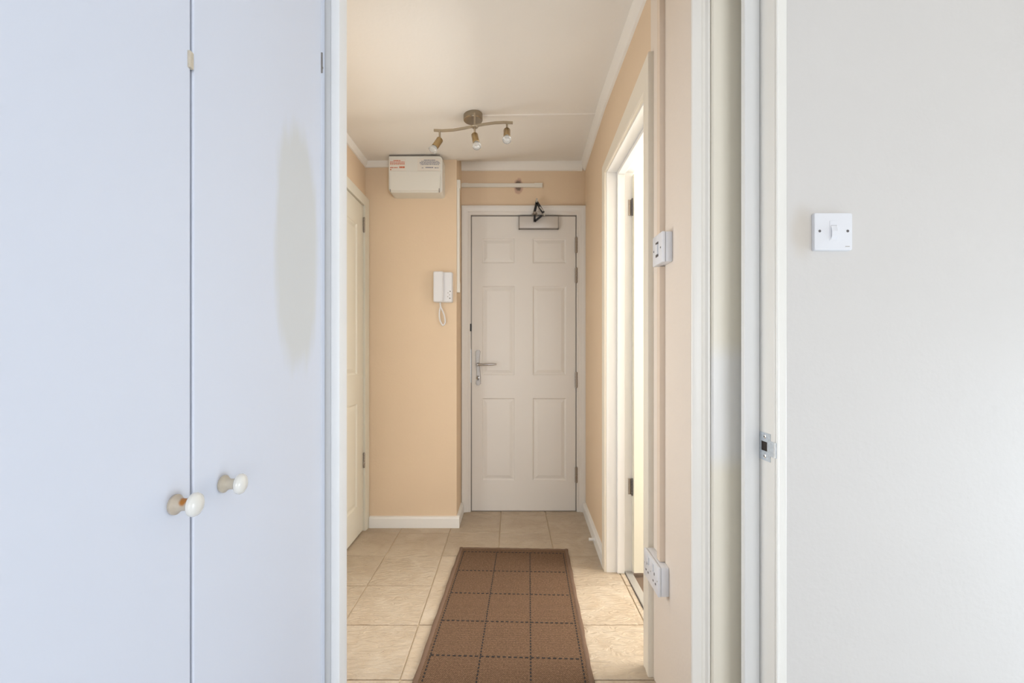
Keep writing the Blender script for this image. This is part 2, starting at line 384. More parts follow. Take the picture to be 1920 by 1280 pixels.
# ------------------------------------------------------------------ doorway between bedroom and corridor
# right jamb: lining with rebate, raised stop, and moulded return board that faces the bedroom
structure(boxobj('trim_jamb_lining', JX, JX+0.028, WALL_Y-0.001, 1.18, -0.1, 2.06, 'frame', bev=0.002))
structure(boxobj('trim_jamb_bead', JX+0.001, JX+0.008, WALL_Y-0.006, WALL_Y-0.001, -0.1, 2.06, 'frame', bev=0.002))
structure(boxobj('trim_door_stop', 0.563, JX, 1.089, 1.108, -0.1, 2.06, 'stop', bev=0.0025))
bm = B()
prof = [(0.470, 1.179), (0.4715, 1.1745), (0.476, 1.172), (0.494, 1.172), (0.4965, 1.174), (0.499, 1.1775), (0.506, 1.1785), (0.5085, 1.176),
        (0.5115, 1.1725), (0.5155, 1.172), (0.5175, 1.174), (0.518, 1.179)]
loft(bm, [[(x, y, z) for x, y in prof] for z in (-0.1, 2.345)])
structure(obj('trim_return_moulding', bm, 'warmgloss', None, True))
bm = B()
prof = [(0.5182, 1.18), (0.519, 1.171), (0.523, 1.1665), (0.535, 1.165), (0.56, 1.1665), (0.585, 1.171), (0.5995, 1.177), (0.5995, 1.18)]
loft(bm, [[(x, y, z) for x, y in prof] for z in (-0.1, 2.345)])
structure(obj('trim_return_board', bm, 'framecream', None, True))
# left post
bm = B()
prof = [(-0.4096, 1.079), (-0.4096, 1.034), (-0.408, 1.0315), (-0.392, 1.0305), (-0.3895, 1.032), (-0.389, 1.034), (-0.389, 1.078), (-0.3905, 1.079)]
loft(bm, [[(x, y, z) for x, y in prof] for z in (-0.1, 2.06)])
structure(obj('trim_post', bm, 'post', None, True))
structure(boxobj('trim_filler', -0.45, -0.4097, 1.0385, 1.074, -0.1, 2.06, 'post'))

# ------------------------------------------------------------------ architraves, cornices, baseboards
def u_frame(bm, P, a0, a1, ztop, prof, z0=0.0, zt2=None):
    """moulded surround on three sides; P(a, n, z) maps (along wall, out of wall, up); prof = (offset outward from opening, projection)"""
    zt2 = ztop if zt2 is None else zt2
    secs = [[P(a0-o, n, z0) for o, n in prof], [P(a0-o, n, ztop+o) for o, n in prof], [P(a1+o, n, zt2+o) for o, n in prof], [P(a1+o, n, z0) for o, n in prof]]
    loft(bm, secs)
# entrance door surround
bm = B()
u_frame(bm, lambda a, n, z: (a, FAR_Y-n, z), DX0-0.004, DX1+0.004, DZ+0.004,
        [(0.0, -0.06), (0.0, 0.012), (0.004, 0.015), (0.018, 0.015), (0.021, 0.018), (0.030, 0.019), (0.040, 0.023), (0.048, 0.028), (0.058, 0.028), (0.061, 0.024), (0.061, 0.0), (0.028, 0.0), (0.028, -0.06)])
structure(obj('trim_entrance_surround', bm, 'entrance', None, True))
# cupboard door architrave on the left wall
bm = B()
u_frame(bm, lambda a, n, z: (LX+n, a, z), D2Y0, D2Y1, D2Z, [(0.0, 0.0), (0.0, 0.018), (0.008, 0.021), (0.040, 0.026), (0.050, 0.026), (0.0545, 0.022), (0.0545, 0.0)])
structure(obj('trim_cupboard_architrave', bm, 'creamdoor', None, True))
# right doorway: architrave with crooked head
bm = B()
face = lambda y: WX(y)-0.0145
prof = [(0.003, 0.0), (0.003, 0.015), (0.007, 0.018), (0.016, 0.0155), (0.045, 0.018), (0.058, 0.018), (0.060, 0.015), (0.060, 0.0)]
def P(a, n, z): return (WX(a)-n, a, z)
secs = [[P(OY0-o, n, 0) for o, n in prof], [P(OY0-o, n, OZ+o*1.95) for o, n in prof], [P(OY1+o, n, OZ+o*0.8) for o, n in prof], [P(OY1+o, n, 0) for o, n in prof]]
loft(bm, secs)
structure(obj('trim_kitchen_architrave', bm, 'architrave', None, True))
bm = B()
box(bm, 0.468, JX, OY1, OY1+JT, -0.05, OZ+JT, 0.001, 1); box(bm, 0.468, JX, OY0-JT, OY0, -0.05, OZ+JT, 0.001, 1); box(bm, 0.468, JX, OY0, OY1, OZ, OZ+JT, 0.001, 1)
structure(obj('trim_kitchen_lining', bm, 'gloss'))
bm = B()
box(bm, 0.517, 0.553, OY1-0.015, OY1, 0.0, OZ, 0.002, 1); box(bm, 0.517, 0.553, OY0, OY0+0.015, 0.0, OZ, 0.002, 1); box(bm, 0.517, 0.553, OY0+0.015, OY1-0.015, OZ-0.015, OZ, 0.002, 1)
structure(obj('trim_kitchen_stop', bm, 'gloss'))

cprof = [(0.0, 0.0), (0.0, -0.056), (0.010, -0.053), (0.024, -0.030), (0.030, -0.006), (0.030, 0.0)]
bm = B(); loft(bm, [[(WX(y)-d, y, CEIL+z) for d, z in cprof] for y in (1.12, 2.27, FAR_Y-0.001)])
structure(obj('trim_cornice_right', bm, 'ceil', None, True))
bm = B(); loft(bm, [[(x, FAR_Y-d, CEIL-0.001+z) for d, z in cprof] for x in (RET_X+0.001, WX(FAR_Y)-0.02)])
structure(obj('trim_cornice_far', bm, 'ceil', None, True))
cp2 = [(0.0, 0.0), (0.0, -0.034), (0.008, -0.032), (0.018, -0.016), (0.022, 0.001)]
bm = B(); loft(bm, [[(LX+d, y, ceil_z(LX)+z) for d, z in cp2] for y in (1.12, NOOK_Y)])
structure(obj('trim_cornice_left', bm, 'ceil', None, True))
bm = B(); loft(bm, [[(x, NOOK_Y-d, ceil_z(x)+z) for d, z in cp2] for x in (LX+0.001, -0.70)])
structure(obj('trim_cornice_alcove', bm, 'ceil', None, True))
# baseboards
bp_ = [(0.0, 0.0), (0.018, 0.0), (0.018, 0.056), (0.013, 0.066), (0.0, 0.069)]
bm = B(); loft(bm, [[(x, NOOK_Y-d, z) for d, z in bp_] for x in (LX+0.028, RET_X+0.018)])
structure(obj('baseboard_alcove', bm, 'gloss'))
bm = B(); loft(bm, [[(RET_X+d, y, z) for d, z in bp_] for y in (NOOK_Y+0.0005, FAR_Y-0.03)])
structure(obj('baseboard_return', bm, 'gloss'))
bm = B(); loft(bm, [[(WX(y)-d, y, z) for d, z in bp_] for y in (2.268, FAR_Y-0.03)])
structure(obj('baseboard_right', bm, 'gloss'))
ds = tag(obj('door_stopper', (lambda b: (lathe(b, (WX(2.52)-0.018, 2.52, 0.03), (-1, 0, 0), [(0, 0.012), (0.004, 0.012), (0.006, 0.008), (0.028, 0.009), (0.03, 0.007)], 12), b)[1])(B()), 'gloss', None, True),
         'small white peg door stopper on the right-hand baseboard', 'door stopper')

# ------------------------------------------------------------------ panelled doors
def panel_door(name, P, w, h, th, panels, m, kind='structure'):
    """P(u, n, z): u across the leaf, n out of the face, z up. panels = list of (u0,u1,z0,z1)"""
    us = sorted({0, w, *[p[0] for p in panels], *[p[1] for p in panels]}); zs = sorted({0, h, *[p[2] for p in panels], *[p[3] for p in panels]})
    bm = B(); cache = {}
    def V(u, n, z):
        k = (round(u, 5), round(n, 5), round(z, 5))
        if k not in cache: cache[k] = bm.verts.new(P(u, n, z))
        return cache[k]
    fs = []
    for i in range(len(us)-1):
        for j in range(len(zs)-1):
            c = ((us[i]+us[i+1])/2, (zs[j]+zs[j+1])/2)
            if any(p[0] < c[0] < p[1] and p[2] < c[1] < p[3] for p in panels): continue
            fs.append(bm.faces.new((V(us[i], 0, zs[j]), V(us[i+1], 0, zs[j]), V(us[i+1], 0, zs[j+1]), V(us[i], 0, zs[j+1]))))
    # sides and back
    fs.append(bm.faces.new((V(0, -th, 0), V(0, -th, h), V(w, -th, h), V(w, -th, 0))))
    for zz in (0, h):
        fs.append(bm.faces.new([V(u, 0, zz) for u in us]+[V(w, -th, zz), V(0, -th, zz)]))
    for uu in (0, w):
        fs.append(bm.faces.new([V(uu, 0, z) for z in zs]+[V(uu, -th, h), V(uu, -th, 0)]))
    bmesh.ops.recalc_face_normals(bm, faces=fs)
    leaf = obj(name, bm, m)
    if kind: leaf['kind'] = kind
    for (u0, u1, z0, z1) in panels:
        b2 = B()
        steps = [(0, 0), (0.003, -0.004), (0.009, -0.0075), (0.013, -0.0075), (0.019, -0.0055), (0.032, -0.0015), (0.036, -0.001)]
        rws = [[b2.verts.new(P(a, n, z)) for a, z in ((u0+i, z0+i), (u1-i, z0+i), (u1-i, z1-i), (u0+i, z1-i))] for i, n in steps]
        ff = []
        for a, b in zip(rws[:-1], rws[1:]):
            for i in range(4): ff.append(b2.faces.new((a[i], a[(i+1) % 4], b[(i+1) % 4], b[i])))
        ff.append(b2.faces.new(rws[-1]))
        bmesh.ops.recalc_face_normals(b2, faces=ff)
        obj('panel', b2, m, leaf)
    return leaf
# entrance door
S = 850/FAR_Y
px = lambda x: (x-957)/S
pz = lambda y: CAMZ+(660-y)/S
DF = FAR_Y-0.004                                   # leaf face
pan = []
for (a, b) in ((903.5, 964.5), (999, 1062)):
    for (t, c) in ((447, 493.5), (536.5, 703), (746, 900)):
        pan.append((px(a)-DX0, px(b)-DX0, pz(c)-0.006, pz(t)-0.006))
d1 = panel_door('door_1', lambda u, n, z: (DX0+0.003+u*0.9915, DF-n, 0.006+z), DX1-DX0, DZ-0.010, 0.044, pan, 'entrance')
def hinge(parent, x, y, z0, z1, m='steel', r=0.0062, name='hinge'):
    bm = B(); n = 5; h = (z1-z0)
    for k in range(n):
        lathe(bm, (x, y, z0+h*k/n+0.0006), (0, 0, 1), [(0, r*0.9), (0.001, r), (h/n-0.002, r), (h/n-0.001, r*0.9)], 10)
    lathe(bm, (x, y, z0-0.004), (0, 0, 1), [(0, r*0.5), (0.002, r*0.8), (h+0.006, r*0.8), (h+0.008, r*0.5)], 10)
    return obj(name, bm, m, parent, True)
for (t, b) in ((446, 474), (503, 530), (698, 726), (875, 903)):
    hinge(d1, DX1+0.001, DF-0.0085, pz(b), pz(t), 'steel', 0.0088)
bm = B()
box(bm, DX0-0.0038, DX0+0.0028, DF+0.003, DF+0.02, 0.004, DZ); box(bm, DX1-0.0028, DX1+0.0038, DF+0.003, DF+0.02, 0.004, DZ); box(bm, DX0-0.0038, DX1+0.0038, DF+0.003, DF+0.02, DZ-0.0035, DZ+0.0036); box(bm, DX0, DX1, DF+0.003, DF+0.02, 0.0, 0.0055)
obj('gap_shade', bm, 'edge', d1)  # dark strips standing in for the shade in the door gaps
# lever handle on long plate
hx = px(896.5); hb = B()
pl = []
for k in range(25):
    t = k/24; z = pz(722)+t*(pz(656)-pz(722))
    wdt = 0.013+0.005*abs(2*t-1)**2 if 0 < k < 24 else 0.008
    wob = 0.003*math.sin(t*2*math.pi)
    pl.append([(hx-wdt+wob, DF, z), (hx-wdt+wob+0.003, DF-0.008, z), (hx+wdt+wob-0.003, DF-0.008, z), (hx+wdt+wob, DF, z)])
loft(hb, pl)
hp = obj('handle_plate', hb, 'handle', d1, True); hp['label'] = 'long shiny chrome handle plate'
hb = B(); zc = pz(683)
lathe(hb, (hx, DF-0.006, zc), (0, -1, 0), [(0, 0.012), (0.012, 0.011), (0.016, 0.009), (0.044, 0.009), (0.052, 0.006)], 16)
tube(hb, [(hx, DF-0.046, zc), (hx+0.012, DF-0.049, zc), (hx+0.05, DF-0.049, zc+0.001), (hx+0.10, DF-0.047, zc+0.002), (hx+0.125, DF-0.043, zc+0.003)], [0.008, 0.0085, 0.0075, 0.0075, 0.005], 12)
obj('lever', hb, 'handle', hp, True)
hb = B(); lathe(hb, (hx, DF-0.007, pz(708)), (0, -1, 0), [(0, 0.011), (0.004, 0.011), (0.005, 0.009)], 16)
obj('keyhole_rose', hb, 'handle', hp, True)
boxobj('keyhole', hx-0.002, hx+0.002, DF-0.0125, DF-0.011, pz(713), pz(704), 'dark', hp)
boxobj('latch', DX0-0.010, DX0+0.001, DF-0.011, DF-0.002, pz(621), pz(607), 'black', d1, 0.001)
boxobj('lock_faceplate', DX0-0.009, DX0-0.001, DF-0.0085, DF-0.003, pz(717), pz(655), 'zinc', d1)
# door closer
kk = (DF-0.034)/FAR_Y
kx = lambda x: px(x)*kk
kz = lambda y: CAMZ+(pz(y)-CAMZ)*kk
dc = thing('door_closer', (px(1010), DF-0.03, pz(428)), 'grey box door closer with black folding arm above entrance door', 'door closer')
boxobj('closer_body', kx(974), kx(1046.5), DF-0.034, DF, kz(427.5), kz(405.5), 'closer', dc, 0.003, True)
bm = B(); zc0, zc1, xa, xb = kz(428.3), kz(404.6), kx(973), kx(1047.5)
for a in ((xa, xb, zc0, zc0+0.004), (xa, xb, zc1-0.004, zc1), (xa, xa+0.004, zc0, zc1), (xb-0.004, xb, zc0, zc1)): box(bm, a[0], a[1], DF-0.0335, DF-0.002, a[2], a[3])
obj('closer_rim', bm, 'edge', dc)
def bar(name, a, b, wd, th, m, parent):
    a, b = Vector(a), Vector(b); d = (b-a).normalized(); s = d.cross(Vector((0, -1, 0))).normalized()*wd/2; n = Vector((0, -1, 0))*th/2
    bm = B(); loft(bm, [[a-s-n, a+s-n, a+s+n, a-s+n], [b-s-n, b+s-n, b+s+n, b-s+n]]); return obj(name, bm, m, parent)
yF = DF-0.062
k = (FAR_Y-0.062-0.004)/FAR_Y                      # keeps heights as seen where the arm stands proud
ax = lambda x, y: ((x-957)/S*k, yF, CAMZ+(660-y)/S*k)
bar('closer_arm', ax(1006.5, 379), ax(1002.5, 397), 0.016, 0.006, 'black', dc)
bar('closer_arm', ax(1006.5, 379), ax(1019, 399), 0.019, 0.006, 'black', dc)
bar('closer_arm', ax(1002.5, 403), ax(1002.5, 415.5), 0.013, 0.006, 'black', dc)
bar('closer_arm', ax(1002.5, 415), ax(1016, 404), 0.013, 0.006, 'black', dc)
bar('closer_arm_tube', ax(1012, 388), ax(1018.5, 396), 0.008, 0.012, 'alu', dc)
bm = B(); lathe(bm, (ax(1006.5, 376)[0], yF+0.06, ax(1006.5, 376)[2]), (0, -1, 0), [(0, 0.008), (0.05, 0.008), (0.066, 0.006)], 12)
tube(bm, [ax(1006.5, 372), ax(1006.5, 380)], 0.005, 10); obj('closer_bracket', bm, 'alu', dc, True)
bm = B(); p = ax(1003, 399.5); lathe(bm, (p[0], yF+0.058, p[2]), (0, -1, 0), [(0, 0.014), (0.052, 0.014), (0.062, 0.012), (0.07, 0.007)], 12)
box(bm, p[0]-0.02, p[0]+0.02, yF+0.028, yF+0.058, p[2]-0.007, p[2]+0.007); obj('arm_pivot', bm, 'steel', dc, True)
p = ax(1021, 402); bm = B(); lathe(bm, (p[0], yF+0.012, p[2]), (0, -1, 0), [(0, 0.007), (0.02, 0.007), (0.022, 0.005)], 12); obj('arm_knuckle', bm, 'alu', dc, True)

# cupboard door in the left wall
pan = [(0.10, 0.31, 0.17, 0.765), (0.10, 0.31, 0.935, 1.80), (0.385, 0.59, 0.17, 0.765), (0.385, 0.59, 0.935, 1.80)]
d2 = panel_door('door_2', lambda u, n, z: (LX+0.006+n, D2Y0+0.003+u, 0.008+z), D2Y1-D2Y0-0.006, D2Z-0.011, 0.038, pan, 'creamdoor')
for zc in (1.832, 0.423): hinge(d2, LX+0.012, D2Y1-0.004, zc-0.042, zc+0.042, 'steel', 0.006)
# kitchen door, standing open into the kitchen
KF = OY1-0.045
pan = [(0.09, 0.285, 0.17, 0.765), (0.09, 0.285, 0.935, 1.78), (0.345, 0.54, 0.17, 0.765), (0.345, 0.54, 0.935, 1.78)]
d3 = panel_door('door_3', lambda u, n, z: (0.5925+u, KF+0.012-n+u*0.03, 0.012+z), 0.63, 1.915, 0.036, pan, 'kitchendoor')
for zc in (1.772, 0.418):
    hb = B(); box(hb, 0.573, 0.593, OY1-0.0035, OY1-0.0005, zc-0.038, zc+0.038)
    h_ = obj('hinge_leaf', hb, 'steel', d3)
    hinge(d3, 0.5895, OY1-0.012, zc-0.038, zc+0.038, 'screw', 0.0055)

# ------------------------------------------------------------------ wardrobe
WY0, WYM, WY1 = 0.17, 0.598, 1.0068
wd_ = thing('wardrobe', (-0.70, 0.6, 0.0), 'tall white built-in wardrobe with two plain painted doors', 'wardrobe')
bm = B(); X1 = WRX-0.022
box(bm, -0.99, X1, WY0-0.03, WY0-0.01, 0, 2.3); box(bm, -0.99, X1, 1.005, 1.022, 0, 2.3); box(bm, -0.99, -0.975, WY0-0.01, 1.005, 0, 2.3)
box(bm, -0.975, X1, WY0-0.01, 1.005, 0, 0.06); box(bm, -0.975, X1, WY0-0.01, 1.005, 2.26, 2.3)
obj('carcass', bm, 'wardrobe_in', wd_)
boxobj('hinge_stile', X1, WRX, 1.0076, 1.0265, 0, 2.3, 'wardrobe', wd_, 0.0012)
boxobj('plinth', X1-0.02, X1, WY0, 1.005, 0.0, 0.055, 'wardrobe', wd_)
wdl = boxobj('door', WRX-0.02, WRX, WY0, WYM-0.0026, 0.065, 2.25, 'wardrobe', wd_, 0.0018)
wdr = boxobj('door', WRX-0.02, WRX, WYM+0.0026, WY1, 0.065, 2.25, 'wardrobe', wd_, 0.0018)
boxobj('meeting_strip', WRX-0.032, WRX-0.022, WYM-0.03, WYM+0.03, 0.065, 2.25, 'wardrobe_in', wd_)
def knob(y, z, parent, m):
    bm = B()
    lathe(bm, (WRX, y, z), (1, 0, 0), [(0, 0.0115), (0.0015, 0.0125), (0.004, 0.0125), (0.007, 0.0095), (0.011, 0.0075), (0.018, 0.0075), (0.023, 0.0085)], 28)
    kb = obj('knob', bm, m, parent, True)
    bm = B()
    lathe(bm, (WRX+0.0215, y, z), (1, 0, 0), [(0, 0.008), (0.001, 0.0125), (0.003, 0.0145), (0.0055, 0.0148), (0.008, 0.0138), (0.010, 0.011), (0.0115, 0.006), (0.012, 0.0005)], 32)
    c = obj('knob_cap', bm, 'knob', wd_ if False else parent, True)
    return kb
knob(0.5655, 0.880, wdl, 'knobrust'); knob(0.661, 0.878, wdr, 'knobstem')
bm = B(); box(bm, WRX-0.004, WRX+0.0035, WYM-0.0085, WYM-0.001, 1.441, 1.463, 0.001); obj('catch', bm, 'knobstem', wdl)
bm = B(); box(bm, WRX-0.001, WRX+0.003, 1.0055, 1.0082, 1.69, 1.735, 0.0005, 1); box(bm, WRX-0.001, WRX+0.0025, 1.007, 1.012, 1.702, 1.706, 0.0005, 1); obj('hinge_gap', bm, 'edge', wdr)

# ------------------------------------------------------------------ ceiling spotlight bar
def fx(x, y, Y): return Vector(((x-957)*Y/850, Y, CAMZ+(660-y)*Y/850))
rc = Vector((-0.187, 2.27, ceil_z(-0.187)))
sp = thing('ceiling_spotlight', rc, 'brushed nickel wavy bar ceiling light with three spot lamps', 'ceiling light')
bm = B(); lathe(bm, rc+Vector((0, 0, 0.004)), (0, 0, -1), [(0, 0.046), (0.002, 0.048), (0.030, 0.048), (0.034, 0.046), (0.035, 0.040), (0.0355, 0.001)], 40)
obj('canopy', bm, 'nickeldark', sp, True)
bY = 2.215
p0, p1 = fx(813.5, 244.5, bY+0.04), fx(961.5, 230.5, bY-0.03)
bpx = [(813.5, 244.3), (830, 245.0), (850, 243.8), (870, 240.4), (890, 236.2), (910, 232.6), (928, 230.3), (945, 229.4), (961.5, 230.3)]
bpts = []
for i in range(25):
    q = i/24*8; a = min(int(q), 7); f_ = q-a; p = bpx[a]; n_ = bpx[a+1]; t = i/24
    bpts.append(fx(p[0]+(n_[0]-p[0])*f_, p[1]+(n_[1]-p[1])*f_, bY+0.03-0.06*t+0.010*math.sin((t-0.5)*2*math.pi)))
bm = B()
secs = [[p+Vector(d) for d in ((0, -0.004, -0.0055), (0, 0.004, -0.0055), (0, 0.004, 0.0055), (0, -0.004, 0.0055))] for p in bpts]
loft(bm, secs); obj('bar', bm, 'nickel', sp, True)
mid = bpts[12]
bm = B(); tube(bm, [mid+Vector((0, 0, -0.01)), Vector((mid.x, mid.y, rc.z-0.02))], 0.005, 12)
lathe(bm, mid+Vector((0, 0, -0.0045)), (0, 0, -1), [(0, 0.018), (0.003, 0.016), (0.004, 0.006)], 20); obj('bar_mount', bm, 'nickel', sp, True)
def spot(t, dirv, armlen):
    p = p0.lerp(p1, t); i = int(round(t*24)); p = bpts[i]
    bm = B(); e = p+Vector((0, 0, -armlen)); tube(bm, [p, e], 0.0048, 10)
    lathe(bm, e+Vector((0, 0, 0.002)), (0, 0, -1), [(0, 0.004), (0.002, 0.0065), (0.009, 0.0065), (0.011, 0.003)], 12)
    arm = obj('arm', bm, 'nickel', sp, True)
    d = Vector(dirv).normalized(); s = e+Vector((0, 0, -0.004))-d*0.006
    bm = B(); lathe(bm, s, d, [(0, 0.010), (0.001, 0.0145), (0.004, 0.0165), (0.054, 0.0165), (0.055, 0.0155), (0.050, 0.0150), (0.03, 0.001)], 28)
    cup = obj('lamp_cup', bm, 'brass', sp, True)
    bm = B(); q = s+d*0.048
    lathe(bm, q, d, [(0, 0.008), (0.004, 0.0125), (0.012, 0.017), (0.022, 0.0205), (0.028, 0.0215), (0.031, 0.0205), (0.033, 0.017), (0.0325, 0.004)], 28)
    bl = obj('bulb', bm, 'glass', cup, True)
    bm = B(); lathe(bm, q+d*0.006, d, [(0, 0.005), (0.004, 0.0105), (0.010, 0.0145), (0.017, 0.0172), (0.0165, 0.0165), (0.009, 0.0125), (0.004, 0.002)], 20)
    obj('reflector', bm, 'reflector', bl, True)
spot(0.085, (-0.42, -0.25, -0.78), 0.042); spot(0.5, (0.16, -0.30, -0.80), 0.042); spot(0.905, (0.0, -0.50, -0.86), 0.036)

# ------------------------------------------------------------------ consumer unit
cu = thing('consumer_unit', (-0.556, NOOK_Y, 1.98), 'white plastic fuse box with warning stickers high on the peach wall', 'fuse box')
fy = 2.672; S2 = 850/fy
ux = lambda x: (x-957)/S2
uz = lambda y: CAMZ+(660-y)/S2
x0, x1, z0, z1 = ux(728), ux(829.8), CAMZ+0.940, uz(291.5)
def rrect(x0, x1, z0, z1, rs, n=6):
    pts = []
    for (cx, cz, a0, r) in ((x1, z0, -90, rs[0]), (x1, z1, 0, rs[1]), (x0, z1, 90, rs[2]), (x0, z0, 180, rs[3])):
        ox = cx-r if cx == x1 else cx+r; oz = cz+r if cz == z0 else cz-r
        for k in range(n+1):
            a = math.radians(a0+90*k/n); pts.append((ox+r*math.cos(a), oz+r*math.sin(a)))
    return pts
bm = B()
rs = (0.018, 0.022, 0.006, 0.026)
loft(bm, [[(x, y, z) for x, z in rrect(x0+i, x1-i, z0+i, z1-i, rs)] for y, i in ((NOOK_Y, 0.0), (fy+0.03, 0.0), (fy+0.004, 0.0015), (fy, 0.005))])
obj('body', bm, 'plastic_warm', cu, True)
bm = B()
zf0, zf1 = uz(358.5), uz(321)
loft(bm, [[(x0+0.014, fy-0.0005, zf0), (x1-0.014, fy-0.0005, zf0), (x1-0.010, fy-0.0005, zf1), (x0+0.010, fy-0.0005, zf1)],
          [(x0+0.016, fy-0.008, zf0+0.004), (x1-0.016, fy-0.008, zf0+0.004), (x1-0.012, fy-0.005, zf1-0.001), (x0+0.012, fy-0.005, zf1-0.001)]])
obj('cover_flap', bm, 'plastic_warm', cu)
boxobj('flap_tab', ux(823.2), ux(824.6), fy-0.010, fy-0.001, uz(361), uz(354), 'edge', cu); boxobj('flap_tab', ux(731.5), ux(732.5), fy-0.006, fy-0.001, uz(360), uz(355), 'edge', cu)
boxobj('top_edge', x0+0.004, x1-0.02, fy+0.002, NOOK_Y, z1, z1+0.0035, 'edge', cu)
st = boxobj('sticker', ux(730), ux(760.5), fy-0.001, fy, uz(320.5), uz(298), 'label', cu)
bm = B(); rnd = random.Random(3)
def words(bm, xa, xb, y0, h, dens=0.75):
    x = xa
    while x < xb-0.5:
        L_ = rnd.uniform(1.0, 3.6); box(bm, ux(x), ux(min(x+L_, xb)), fy-0.0016, fy-0.0009, uz(y0+h), uz(y0)); x += L_+rnd.uniform(0.4, 0.9)
words(bm, 738, 751, 300.2, 1.8)
for y0 in (303.2, 305.4, 307.4): words(bm, 731.5, 759, y0, 1.1)
words(bm, 731.5, 746, 313.5, 1.6); words(bm, 749, 759, 312.0, 3.2); words(bm, 731.5, 735, 317, 2.0)
obj('red_print', bm, 'red', st)
st = boxobj('sticker', ux(783), ux(826), fy-0.001, fy, uz(320.5), uz(297), 'label', cu)
bm = B()
words(bm, 795, 816, 299.5, 1.4)
for y0, a, b in ((302, 790, 822), (304, 787, 825), (306, 787, 825), (308, 789, 823)): words(bm, a, b, y0, 1.1)
words(bm, 791, 794, 314, 1.4); words(bm, 798, 812, 313.2, 1.8); words(bm, 815, 823, 314, 1.4)
obj('grey_print', bm, 'ink', st)

# ------------------------------------------------------------------ entry phone
ey = 2.735; S3 = 850/ey
ex = lambda x: (x-957)/S3
ez = lambda y: CAMZ+(660-y)/S3
ep = thing('entry_phone', (ex(830), NOOK_Y, ez(566)), 'white wall entry phone with handset and looped cord', 'intercom')
bm = B(); loft(bm, [[(x, y, z) for x, z in rrect(ex(815)+i, ex(848)-i, ez(566)+i, ez(509.5)-i, (0.006,)*4, 4)] for y, i in ((NOOK_Y, 0), (ey+0.006, 0), (ey, 0.004))])
obj('base', bm, 'plastic', ep, True)
bm = B(); loft(bm, [[(x, y, z) for x, z in rrect(ex(813)+i, ex(832)-i, ez(566.5)+i, ez(509)-i, (0.008,)*4, 4)] for y, i in ((ey+0.004, 0), (ey-0.016, 0.001), (ey-0.022, 0.006))])
obj('handset', bm, 'plastic', ep, True)
for (bx_, by_) in ((844, 546), (843, 552.5), (843.5, 559), (839.5, 556), (840, 549)):
    bm = B(); lathe(bm, (ex(bx_), ey+0.0005, ez(by_)), (0, -1, 0), [(0, 0.0035), (0.002, 0.0035), (0.003, 0.002)], 10); obj('button', bm, 'screw' if bx_ > 843.2 else 'alu', ep, True)
bm = B(); pts = []
loop = [(824, 566), (824.5, 574), (823, 581), (822.5, 590), (824, 600), (828, 608), (831, 608.5), (833.5, 604), (833, 595), (830.5, 586), (826.5, 577), (825, 572)]
dense = []
for i in range(len(loop)-1):
    for k_ in range(6):
        t = k_/6; pm = loop[max(i-1, 0)]; a = loop[i]; b = loop[i+1]; c = loop[min(i+2, len(loop)-1)]
        f = lambda q: 0.5*((2*a[q])+(-pm[q]+b[q])*t+(2*pm[q]-5*a[q]+4*b[q]-c[q])*t*t+(-pm[q]+3*a[q]-3*b[q]+c[q])*t**3)
        dense.append((f(0), f(1)))
tube(bm, [(ex(x), NOOK_Y-0.014-0.006*(i/len(dense)), ez(y)) for i, (x, y) in enumerate(dense)], 0.0044, 8)
obj('cord', bm, 'plastic', ep, True)

# ------------------------------------------------------------------ trunking
tr = thing('cable_trunking', (-0.32, 2.79, 1.43), 'slim white cable trunking running above and beside the entrance door', 'trunking')
ty = 2.785
vz0, vz1 = CAMZ+(660-547)*ty/850, CAMZ+(660-344)*ty/850
boxobj('trunking_run', RET_X, RET_X+0.017, ty-0.004, ty+0.021, vz0, vz1, 'conduit', tr, 0.001)
hz = pz(348.3)
boxobj('trunking_run', RET_X, px(1016), FAR_Y-0.014, FAR_Y, hz-0.0125, hz+0.0125, 'conduit', tr, 0.001)
boxobj('end_cap', px(1002), px(1017), FAR_Y-0.016, FAR_Y, hz-0.0145, hz+0.0145, 'conduit', tr, 0.001)
boxobj('end_cap', RET_X, RET_X+0.019, ty-0.005, ty+0.022, CAMZ+(660-548)*ty/850, CAMZ+(660-530)*ty/850, 'conduit', tr, 0.001)
boxobj('corner_joint', RET_X, RET_X+0.021, ty-0.005, ty+0.024, vz1-0.03, vz1+0.022, 'conduit', tr, 0.001)
boxobj('trunking_run', LX+0.27 if False else px(868), px(878), FAR_Y-0.0165, FAR_Y-0.0139, hz-0.014, hz+0.014, 'conduit', tr)

tb = thing('cable_trunking', (0.465, 1.39, 0.44), 'peach-painted trunking running down to the double socket and up past the switch', 'trunking')
def wtr(z0, z1):
    bm = B(); y0, y1 = 1.380, 1.405
    hexa(bm, [(WX(y0)-0.0165, y0, z0), (WX(y0), y0, z0), (WX(y1), y1, z0), (WX(y1)-0.0165, y1, z0), (WX(y0)-0.0165, y0, z1), (WX(y0), y0, z1), (WX(y1), y1, z1), (WX(y1)-0.0165, y1, z1)])
    obj('trunking_run', bm, 'peachtrunk', tb)
wtr(1.423, 2.30); wtr(0.432, 1.331)

